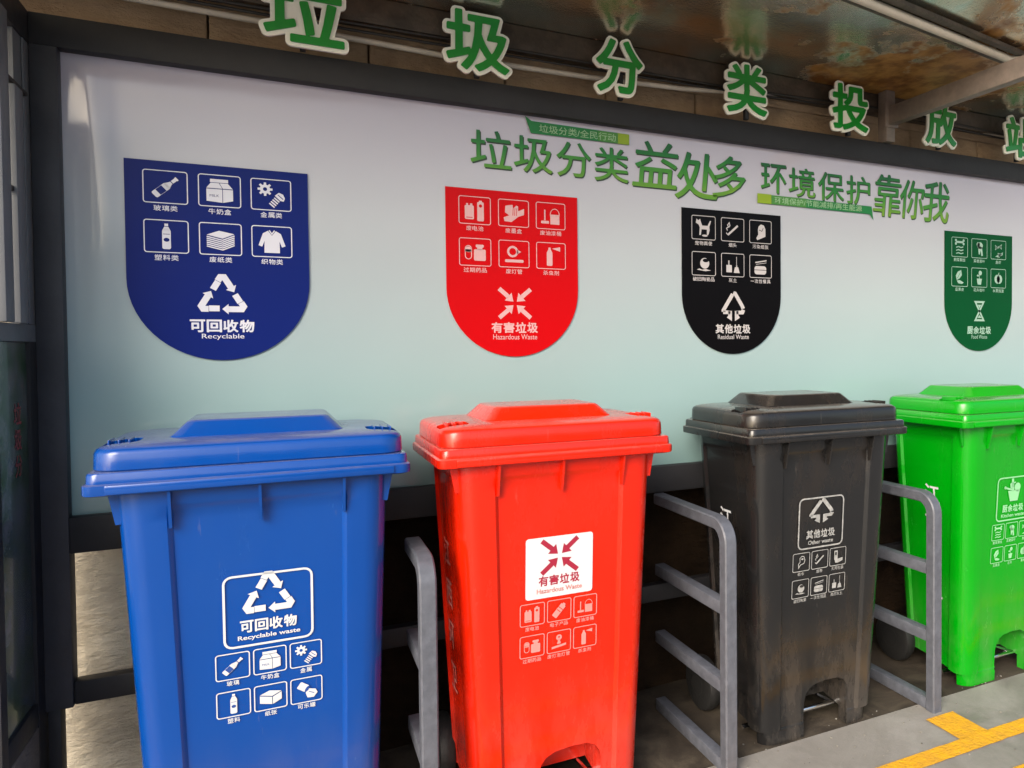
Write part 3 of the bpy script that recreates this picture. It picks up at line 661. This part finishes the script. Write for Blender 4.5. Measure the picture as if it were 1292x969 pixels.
# ------------------------------------------------------------------ wheeled pedal bins
RIMZ = .97
def body_loop(z, n=5):
    t = z/RIMZ
    hw = .232+(.268-.232)*t; yf = -.1225-.0595*t; yb = .165+.035*t; r = .05
    cx = .155+.018*t
    d = .010*min(1, max(0, (z-.035)/.02))*min(1, max(0, (.94-z)/.02))
    fo = 0 if z > .047 else 1
    hw -= .016*fo; yf += .006*fo
    L = []
    def arc(cx_, cy_, a0):
        for k in range(n+1): q = R(a0+90*k/n); L.append((cx_+r*math.cos(q), cy_+r*math.sin(q), z))
    # front, left to right
    L += [(-cx-.004, yf, z), (-cx, yf+d*.3, z), (-cx+.006, yf+d, z), (-.06, yf+d*1.05, z), (0, yf+d*1.1, z), (.06, yf+d*1.05, z), (cx-.006, yf+d, z), (cx, yf+d*.3, z), (cx+.004, yf, z)]
    arc(hw-r, yf+r, -90)
    # right side with a shallow panel
    L += [(hw, yf+r+.02, z), (hw-d*.8, yf+r+.028, z), (hw-d*.8, yb-.06, z), (hw, yb-.052, z)]
    arc(hw-r, yb-r, 0); arc(-hw+r, yb-r, 90)
    L += [(-hw, yb-.052, z), (-hw+d*.8, yb-.06, z), (-hw+d*.8, yf+r+.028, z), (-hw, yf+r+.02, z)]
    arc(-hw+r, yf+r, 180)
    return [(x+.009*(1-t), y, z) for x, y, z in L]
def front_y(z): return -.1225-.0595*z/RIMZ+.0085
TILT = math.atan(.0595/RIMZ)
_bin_mesh = {}
def bin_meshes():
    if _bin_mesh: return _bin_mesh
    zs = [0, .02, .035, .046, .048, .055, .1, .2, .35, .5, .65, .8, .9, .92, .932, .94, .965, RIMZ+.004]
    bm = bmesh.new(); loft(bm, [body_loop(z) for z in zs]); me = bm_mesh(bm)
    # foot arch cut
    bm = bmesh.new(); A = []
    for x, z in ((-.064, -.05), (-.064, .115), (-.058, .14), (-.044, .158), (-.02, .169), (.03, .174), (.075, .172), (.100, .160), (.112, .142), (.117, .12), (.117, -.05)):
        A.append((x+.012, z))
    f0 = [bm.verts.new((x, -.3, z)) for x, z in A]; f1 = [bm.verts.new((x*.97, .0, z*.97)) for x, z in A]
    bm.faces.new(f0); bm.faces.new(f1[::-1])
    for i in range(len(A)): j = (i+1) % len(A); bm.faces.new((f0[i], f0[j], f1[j], f1[i]))
    c1 = bm_mesh(bm)
    bm = bmesh.new(); f0 = [(-.4, -.078, -.05), (-.4, .4, -.05), (-.4, .4, .095), (-.4, .05, .070), (-.4, -.078, .049)]
    a = [bm.verts.new(p) for p in f0]; b = [bm.verts.new((.4, p[1], p[2])) for p in f0]
    bm.faces.new(a); bm.faces.new(b[::-1])
    for i in range(5): j = (i+1) % 5; bm.faces.new((a[i], a[j], b[j], b[i]))
    c2 = bm_mesh(bm)
    _bin_mesh['body'] = boolean(me, [c1, c2])
    # rim collar
    bm = bmesh.new(); hw = .3165
    loft(bm, [[(x, y, z) for x, y in rrect(hw-i, -.21+i, .21-i, .022)] for z, i in ((.969, .006), (.971, .001), (.974, 0), (.991, 0), (.993, .003), (.994, .006), (1.012, .007), (1.015, .009), (1.016, .014))])
    _bin_mesh['rim'] = bm_mesh(bm)
    bm = bmesh.new(); add_box(bm, -.275, .278, -.2145, -.2, .9725, .9915, .0025)
    _bin_mesh['lip'] = bm_mesh(bm)
    # lid shell with grip pockets
    bm = bmesh.new()
    prof = [(1.0165, .014), (1.019, .012), (1.050, .013), (1.058, .016), (1.063, .023), (1.0665, .036), (1.071, .07)]
    loft(bm, [[(x, y, z) for x, y in rrect(.3165-i, -.205+i, .205-i, max(.03, .055-i*.3))] for z, i in prof])
    me = bm_mesh(bm); cuts = []
    for s, y in ((-1, -.105), (1, -.105)):
        bm = bmesh.new(); x = s*.262; loft(bm, [[(x+px, y+py, z) for px, py in rrect(.036, -.035, .035, .012, 4)] for z in (1.040, 1.09)]); cuts.append(bm_mesh(bm))
    _bin_mesh['lid'] = boolean(me, cuts)
    bm = bmesh.new()
    loft(bm, [[(x, y+.02, z) for x, y in rrect(hx, -hy, hy, r)] for z, hx, hy, r in ((1.064, .182, .132, .03), (1.071, .178, .128, .026), (1.074, .174, .124, .024), (1.101, .148, .100, .02), (1.1045, .142, .095, .018), (1.105, .13, .085, .018))])
    _bin_mesh['plateau'] = bm_mesh(bm)
    bm = bmesh.new(); add_box(bm, -.0015, .0015, -.030, .030, 1.043, 1.075, .0008)
    for v in bm.verts: pass
    _bin_mesh['grip_rib'] = bm_mesh(bm)
    # gusset: thin triangle plate under the rim, in the y-z plane
    bm = bmesh.new(); q = [(-.203, .9715), (-.17, .9715), (front_y(.895)-.004, .888), (front_y(.895)-.014, .888)]
    a = [bm.verts.new((-.003, y, z)) for y, z in q]; b = [bm.verts.new((.003, y, z)) for y, z in q]
    bm.faces.new(a); bm.faces.new(b[::-1])
    for i in range(4): j = (i+1) % 4; bm.faces.new((a[i], a[j], b[j], b[i]))
    _bin_mesh['gusset'] = bm_mesh(bm)
    bm = bmesh.new(); q = [(-.282, .9715), (-.255, .9715), (-.258, .90), (-.268, .90)]
    a = [bm.verts.new((x, -.153, z)) for x, z in q]; b = [bm.verts.new((x, -.147, z)) for x, z in q]
    bm.faces.new(a); bm.faces.new(b[::-1])
    for i in range(4): j = (i+1) % 4; bm.faces.new((a[i], a[j], b[j], b[i]))
    _bin_mesh['side_gusset'] = bm_mesh(bm)
    # wheel (lathe about x)
    bm = bmesh.new(); prof = [(-.024, .03), (-.024, .078), (-.020, .087), (-.008, .092), (.008, .092), (.020, .087), (.024, .078), (.024, .03)]; rs = []
    for k in range(28):
        q = 2*math.pi*k/28; rs.append([bm.verts.new((x, r*math.cos(q), r*math.sin(q))) for x, r in prof])
    for k in range(28):
        a, b = rs[k], rs[(k+1) % 28]
        for i in range(len(prof)): j = (i+1) % len(prof); bm.faces.new((a[i], a[j], b[j], b[i]))
    _bin_mesh['wheel'] = bm_mesh(bm)
    bm = bmesh.new(); bmesh.ops.create_cone(bm, cap_ends=True, segments=20, radius1=.034, radius2=.03, depth=.05, matrix=Matrix.Rotation(R(90), 4, 'Y'))
    _bin_mesh['hub'] = bm_mesh(bm)
    bm = bmesh.new(); tube(bm, [(-.19, .06, .046), (-.05, .03, .05), (-.05, -.075, .062), (.10, -.075, .062), (.10, .03, .05)], .008, 8); 
    _bin_mesh['pedal'] = bm_mesh(bm)
    bm = bmesh.new(); tube(bm, [(-.232, -.03, .034), (.2, -.03, .034)], .009, 12); _bin_mesh['rod'] = bm_mesh(bm)
    bm = bmesh.new(); tube(bm, [(-.25, .195, .99), (-.25, .245, 1.0), (-.22, .258, 1.0), (.22, .258, 1.0), (.25, .245, 1.0), (.25, .195, .99)], .014, 10); _bin_mesh['handle'] = bm_mesh(bm)
    return _bin_mesh
def make_bin(name, x0, sx, plastic_, label, ink, side_ink, lab_dx, lab_z, build_label, sideofs):
    B = bin_meshes()
    t = thing(name, (x0+.3165*sx, -.296, 0), label, 'wheelie bin', 'wheeled pedal bins in a row under the board')
    def p(nm, key, m=plastic_, par=t, loc=(0, 0, 0), sm=35, label=None):
        me = B[key].copy(); me.materials.clear(); o = link(nm, me, m, par, loc, smooth=sm)
        if label: o['label'] = label
        return o
    p('body', 'body', sm=30); rim = p('rim', 'rim', sm=40); p('rim_lip', 'lip', par=rim)
    lid = p('lid', 'lid', sm=40); p('raised_top', 'plateau', par=lid, sm=32)
    for s in (-1, 1):
        for k in range(3): p('grip_rib', 'grip_rib', par=lid, loc=(s*(.262)+(-.018+.018*k), -.105, 0))
    for x in (-.168, .0, .170): p('gusset', 'gusset', loc=(x, 0, 0), sm=20)
    g = p('gusset', 'side_gusset', sm=20); g2 = p('gusset', 'side_gusset', sm=20); g2.scale.x = -1
    for s in (-1, 1):
        wl = p('wheel', 'wheel', RUBBER, loc=(s*.245, .19, .094)); p('hub', 'hub', DARKIN, wl)
    p('axle', 'rod', CHROME, loc=(0, .22, .060)); p('pedal_rod', 'rod', CHROME, sm=50); p('pedal', 'pedal', CHROME, sm=50); p('handle', 'handle')
    # front print
    lz = lab_z
    lab = build_label(t, (lab_dx/sx, front_y(lz)-.0008, lz), ink, plastic_)
    # lettering down the left flank
    a = Art()
    for i, ch in enumerate('江西环卫'): a.at(0, -i*.118, 1).text(ch, 0, 0, .07, .075, 0, .01)
    o = a.build('side_lettering', [side_ink], t, (-.25, sideofs, .70)); o['kind'] = 'stuff'
    o.rotation_euler = (0, R(0), R(-90)); 
    # lean with the tapering flank
    o.rotation_euler = Matrix(((0, 1, 0), (-1, 0, 0), (0, 0, 1))).to_euler()
    o.matrix_local = Matrix.Translation((-.2485, .0+sideofs, .70)) @ Matrix.Rotation(-math.atan(.042/RIMZ), 4, 'Y') @ Matrix.Rotation(R(-90), 4, 'Z')
    t.scale.x = sx
    return t
def std_label(icons, emblem, zh, en, es=.1, white_plate=False, frame=True, ek=1):
    def f(t, loc, ink, plastic_):
        a = Art()
        if white_plate:
            a.rr(-.0925, .0925, -.082, .082, .008); ci = 1
        else:
            a.rr(-.088, .088, -.080, .080, .016, .0048); ci = 0
        a.at(0, .033 if emblem is em_residual else .028, es); a.ky = .64 if emblem is em_residual else 1; emblem_cols(a, emblem, ci); a.ky = 1
        a.at(0, 0, 1).title(zh, 0, -.036, .116, .026, ci).text(en, 0, -.0625, .125 if len(en) > 12 else .10, .013, ci+(1 if white_plate else 0), .02)
        lb = a.build('front_label', [INK_W, INK_R, INK_RT] if white_plate else [ink], t, loc, -TILT*-1)
        for r in range(2):
            for c in range(3):
                fn, cap = icons[r*3+c]; a = Art(); a.rr(-.0325, .0325, -.029, .029, .005, .0022).at(0, 0, .05); fn(a); a.at(0, 0, 1)
                a.title(cap, 0, -.038, .0128*len(cap), .011, 0, .012)
                a.build('pictogram', [ink, plastic_], lb, (-.0735+c*.0735, 0, -.1215-r*.086))
        return lb
    return f
def emblem_cols(a, emblem, ci):
    n = len(a.m); nv = len(a.v); emblem(a)
    if ci:
        for i in range(n, len(a.m)): a.m[i] = ci
        for i in range(nv, len(a.v)): a.v[i] = (a.v[i][0], a.v[i][1]-.0003, a.v[i][2])
BX = (.406, 1.1027, 1.993, 2.8886)
make_bin('wheelie_bin', .407, 1.0, P_BLUE, 'bright blue wheeled bin for recyclables with chasing arrows on its front', INK_W, INK_W, .012, .683,
    std_label([(ic_bottle, '玻璃'), (ic_milk, '牛奶盒'), (ic_metal, '金属'), (ic_pet, '塑料'), (ic_ream, '纸张'), (ic_can, '可乐罐')], em_recycle, '可回收物', 'Recyclable waste', .112), 0)
make_bin('wheelie_bin', 1.1027, 1.012, P_RED, 'glossy red wheeled bin for hazardous waste with a white label plate', INK_P, INK_RT, .0, .683,
    std_label([(ic_batt, '废电池'), (ic_phone, '电子产品'), (ic_paint, '废油漆桶'), (ic_pill, '过期药品'), (ic_bulb, '废灯泡灯管'), (ic_spray, '杀虫剂')], em_hazard, '有害垃圾', 'Hazardous Waste', .125, True), .062)
make_bin('wheelie_bin', 1.9945, 1.0, P_BLACK, 'dull charcoal wheeled bin for other waste, stained brown low down', INK_S, INK_W, -.012, .702,
    std_label([(ic_tissue_o, '纸巾'), (ic_cig, '烟蒂'), (ic_pack, '无用包装'), (ic_pot, '破旧陶瓷'), (ic_box, '一次性用品'), (ic_bin, '清扫灰土')], em_residual, '其他垃圾', 'Other waste', .125), .03)
make_bin('wheelie_bin', 2.8886, 1.0, P_GREEN, 'vivid green wheeled bin for kitchen waste at the right edge', INK_G, INK_W, -.002, .69,
    std_label([(ic_bone, '剩菜剩饭'), (ic_veg, '菜梗菜叶'), (ic_fish, '鱼虾'), (ic_leaf, '瓜果皮'), (ic_plant, '花卉'), (ic_apple, '果核')], em_basket, '厨余垃圾', 'Kitchen waste', .095), .0)

# ------------------------------------------------------------------ grey tube rails between the bins
def rail(x0, label, yb=.46):
    x1 = x0+.0405; t = thing('divider_rail', (x0, -.495, 0), label, 'divider rail', 'grey tube rails dividing the bins')
    # bent hoop: front post + top bar as a swept square tube with a round bend
    bm = bmesh.new(); w2 = .02; L = []; rad = .055; top = .757
    path = [(0+.0175, 0.0)]
    cen = (.0175+rad, top-.02-rad)
    path += [(cen[0]-rad*math.cos(R(q)), cen[1]+rad*math.sin(R(q))) for q in range(0, 91, 10)] + [(yb, top-.02)]
    for i, (y, z) in enumerate(path):
        a = path[max(i-1, 0)]; b = path[min(i+1, len(path)-1)]; d = Vector((b[0]-a[0], b[1]-a[1])).normalized(); n = Vector((-d.y, d.x))
        h = .0185
        o = Vector((y, z))+n*h; q = Vector((y, z))-n*h; ch = .004
        L.append([(0, o.x-n.x*ch, o.y-n.y*ch), (ch, o.x, o.y), (.0405-ch, o.x, o.y), (.0405, o.x-n.x*ch, o.y-n.y*ch), (.0405, q.x+n.x*ch, q.y+n.y*ch), (.0405-ch, q.x, q.y), (ch, q.x, q.y), (0, q.x+n.x*ch, q.y+n.y*ch)])
    loft(bm, L); link('hoop_tube', bm_mesh(bm), RAIL, t, smooth=40)
    for z0, z1 in ((.472, .510), (.238, .276), (.001, .040)):
        bm = bmesh.new(); add_box(bm, .002, .0385, .0365, yb, z0, z1, .003); link('crossbar', bm_mesh(bm), RAIL, t, smooth=40)
    return t
rail(1.056, 'grey divider rail standing between the blue bin and the red bin', .24)
rail(1.914, 'grey divider rail standing between the red bin and the charcoal bin')
rail(2.748, 'grey divider rail standing between the charcoal bin and the green bin')

# ------------------------------------------------------------------ standing characters over the beam
ORD = ['leftmost, cut by the top edge of the photo', 'second from left', 'third from left, above the slogan start', 'fourth from left', 'fifth from left, left of the ceiling strut', 'sixth from left, tucked under the ceiling strut', 'last one at the right edge']
for i, (ch, x, wx) in enumerate(zip('垃圾分类投放站', (.728, 1.208, 1.687, 2.187, 2.664, 3.153, 3.64), (.225, .215, .192, .196, .202, .200, .21))):
    t = thing('standing_character', (x, -.05, 2.084), 'green acrylic character %s with cream outline, %s' % (ch, ORD[i]), 'letter', 'green characters standing along the top beam')
    bk = link('backing_plate', glyph_solid(ch, .075, .016, wx-.016, .017, .185, -.016, -.005, .012), LET_W, t)
    link('green_face', glyph_solid(ch, .020, .016, wx-.016, .017, .185, -.0215, -.0165), LET_G, t)
    box('bracket', .1, .115, -.0045, .012, .0, .09, FRAME, t, .001)

# ------------------------------------------------------------------ roof, purlin, pipes, strut
rf = thing('shelter_roof', (0, 0, 2.29), 'low flat canopy of rusty shiny metal sheet reflecting the green characters', 'roof')
def quad_sheet(name, pts, z0, z1, m, parent):
    bm = bmesh.new(); a = [bm.verts.new((x, y, z0)) for x, y in pts]; b = [bm.verts.new((x, y, z1)) for x, y in pts]
    bm.faces.new(a[::-1]); bm.faces.new(b)
    for i in range(len(pts)): j = (i+1) % len(pts); bm.faces.new((a[i], a[j], b[j], b[i]))
    return link(name, bm_mesh(bm), m, parent)
sl_ = (-.513+.633)/(3.099-2.312)                 # seam runs slightly skew
def seam(x): return -.633+sl_*(x-2.312)+.0
quad_sheet('ceiling_sheet', [(-1.5, seam(-1.5)+.004), (3.2, seam(3.2)+.004), (3.2, .2), (-1.5, .2)], 0.0, .01, ROOF, rf)
quad_sheet('ceiling_sheet', [(3.204, seam(3.204)+.004), (7, seam(7)+.004), (7, .2), (3.204, .2)], 0.001, .011, ROOF, rf)
def tilted(name, x0, x1, th0, th1, m):
    """sheet from the seam rising to the open front edge"""
    bm = bmesh.new(); P = [(x0, seam(x0)-.004, 0), (x1, seam(x1)-.004, 0), (x1, -.74, .22), (x0, -.74, .22)]
    a = [bm.verts.new((x, y, z+th0)) for x, y, z in P]; b = [bm.verts.new((x, y, z+th1)) for x, y, z in P]
    bm.faces.new(a[::-1]); bm.faces.new(b)
    for i in range(4): j = (i+1) % 4; bm.faces.new((a[i], a[j], b[j], b[i]))
    return link(name, bm_mesh(bm), m, rf)
tilted('ceiling_sheet', .6, 7, .002, .012, ROOF); tilted('roof_deck', .6, 7, .02, .06, DARKST)
quad_sheet('roof_deck', [(-1.5, seam(-1.5)), (7, seam(7)), (7, .21), (-1.5, .21)], .02, .08, DARKST, rf)
def bar(name, p, q, wd, z0, z1, m, parent, ofs=0):
    d = Vector((q[0]-p[0], q[1]-p[1])).normalized(); n = Vector((-d.y, d.x)); P = Vector(p[:2])+n*ofs; Q = Vector(q[:2])+n*ofs; h = n*wd/2
    return quad_sheet(name, [tuple(P-h), tuple(Q-h), tuple(Q+h), tuple(P+h)], z0, z1, m, parent)
bar('seam_angle', (-1.5, seam(-1.5)), (3.19, seam(3.19)), .026, -.018, -.0012, DARKST, rf, .030)
bar('seam_angle', (-1.5, seam(-1.5)), (7, seam(7)), .022, -.014, -.0015, DARKST, rf, -.03)

pu = box('purlin', -1.2, 5.6, .0, .045, 2.212, 2.2885, DARKST); setp(pu, 'dark brown steel purlin running along the wall under the canopy', 'purlin')
for nm, pts, r, m, lab in (('conduit_pipe', [(-.3, .017, 2.178), (.3, .017, 2.176), (.727, .017, 2.171), (1.24, .017, 2.160), (1.7, .017, 2.168), (2.07, .017, 2.183), (2.4, .015, 2.212), (2.74, .015, 2.245), (3.05, .015, 2.249), (3.4, .015, 2.236), (3.77, .017, 2.208), (4.5, .017, 2.17), (5.3, .017, 2.16)], .0085, PIPE, 'thin cream white pipe sagging along the wall behind the standing characters'),
        ('ceiling_pipe', [(-.5, seam(-.5), 2.268), (1.5, seam(1.5), 2.268), (2.312, seam(2.312), 2.268), (3.09, seam(3.09), 2.268), (3.125, -.530, 2.270), (3.25, -.60, 2.30), (3.45, -.72, 2.39)], .0135, PIPE, 'cream white pipe crossing the metal ceiling sheets beside the seam')):
    o = tube_obj(nm, pts, r, m, None, 12); setp(o, lab, 'pipe')
for dz, y, lab in ((.020, .008, 'black cable slung just above the cream wall pipe'), (.033, -.002, 'upper black cable under the purlin along the wall')):
    o = tube_obj('wall_cable', [(x, y, 2.171+dz+.004*math.sin(x*3+dz*90)+max(0, .03*math.exp(-((x-3)/.6)**2))) for x in np.linspace(-.3, 5.2, 30)], .0042, CABLE, None, 6); setp(o, lab, 'cable')
st = thing('ceiling_strut', (2.985, -.03, 2.184), 'weathered grey steel strut reaching forward from a short post over the beam', 'strut')
bm = bmesh.new(); add_box(bm, -.02, .02, -.72, -.03, -.036, .036, .003)
o = link('strut_bar', bm_mesh(bm), STRUT, st, smooth=40); o.rotation_euler.z = R(2)
box('short_post', -.024, .022, -.028, .02, -.1005, .104, STRUT, st, .002)
box('end_plate', -.035, .033, -.0295-.005, -.0285, -.045, .05, STRUT, st, .001)

# ------------------------------------------------------------------ left side screen with notice case
sc_ = thing('side_screen', (.19, 0, 0), 'grey steel side screen with upright tubes closing the left end', 'screen')
sc0 = (.19, 0, 0)
box('top_tube', .19, .2328, -.34, 0.03, 2.0065, 2.083, FRAME, sc_, 0, sc0)
box('sheet', .216, .2280, -.13, .03, 1.3255, 2.006, SHEET, sc_, 0, sc0)
for y, z1 in ((-.0545, 2.005), (-.165, 1.86), (-.26, 2.005)): box('upright_tube', .2282, .2328 if y > -.1 else .246, y-(.02 if y > -.1 else .028), y+(.02 if y > -.1 else .028), 1.326, z1, FRAME_L if y > -.1 else SHEET, sc_, .002, sc0)
box('cross_tube', .2282, .240, -.24, -.075, 1.865, 1.875, CABLE, sc_, .002, sc0)
box('cross_tube', .2282, .240, -.24, -.14, 1.62, 1.632, CABLE, sc_, .002, sc0)
nc = thing('notice_case', (.19, 0, 0), 'dark framed glass notice case on the left side wall with faded red print', 'notice case')
box('case_top', .19, .2328, -.34, .03, 1.285, 1.325, FRAME_L, nc, 0, sc0)
box('case_stile', .19, .2328, -.085, .03, .0, 1.2845, FRAME, nc, 0, sc0)
box('case_stile', .19, .2328, -.34, -.3005, .0, 1.2845, FRAME, nc, 0, sc0)
box('poster', .212, .226, -.30, -.0855, .42, 1.2845, POSTER, nc, .001, sc0)
box('case_base', .19, .2320, -.30, -.0865, .362, .418, FRAME, nc, .003, sc0)
a = Art()
for i, (s, z) in enumerate((('垃', 1.12), ('圾', 1.06), ('分', 1.0))): a.text(s, -.16, z, .05, .05, 0, .02)
o = a.build('red_lettering', [POSTER_R], nc, (0, 0, 0)); o.rotation_euler.z = R(90); o.location = (.0365, 0, 0)
kw = box('plinth_block', .19, .232, -.30, -.0855, 0, .36, STONE3); setp(kw, 'low rough tan stone plinth under the notice case at the left edge', 'plinth')
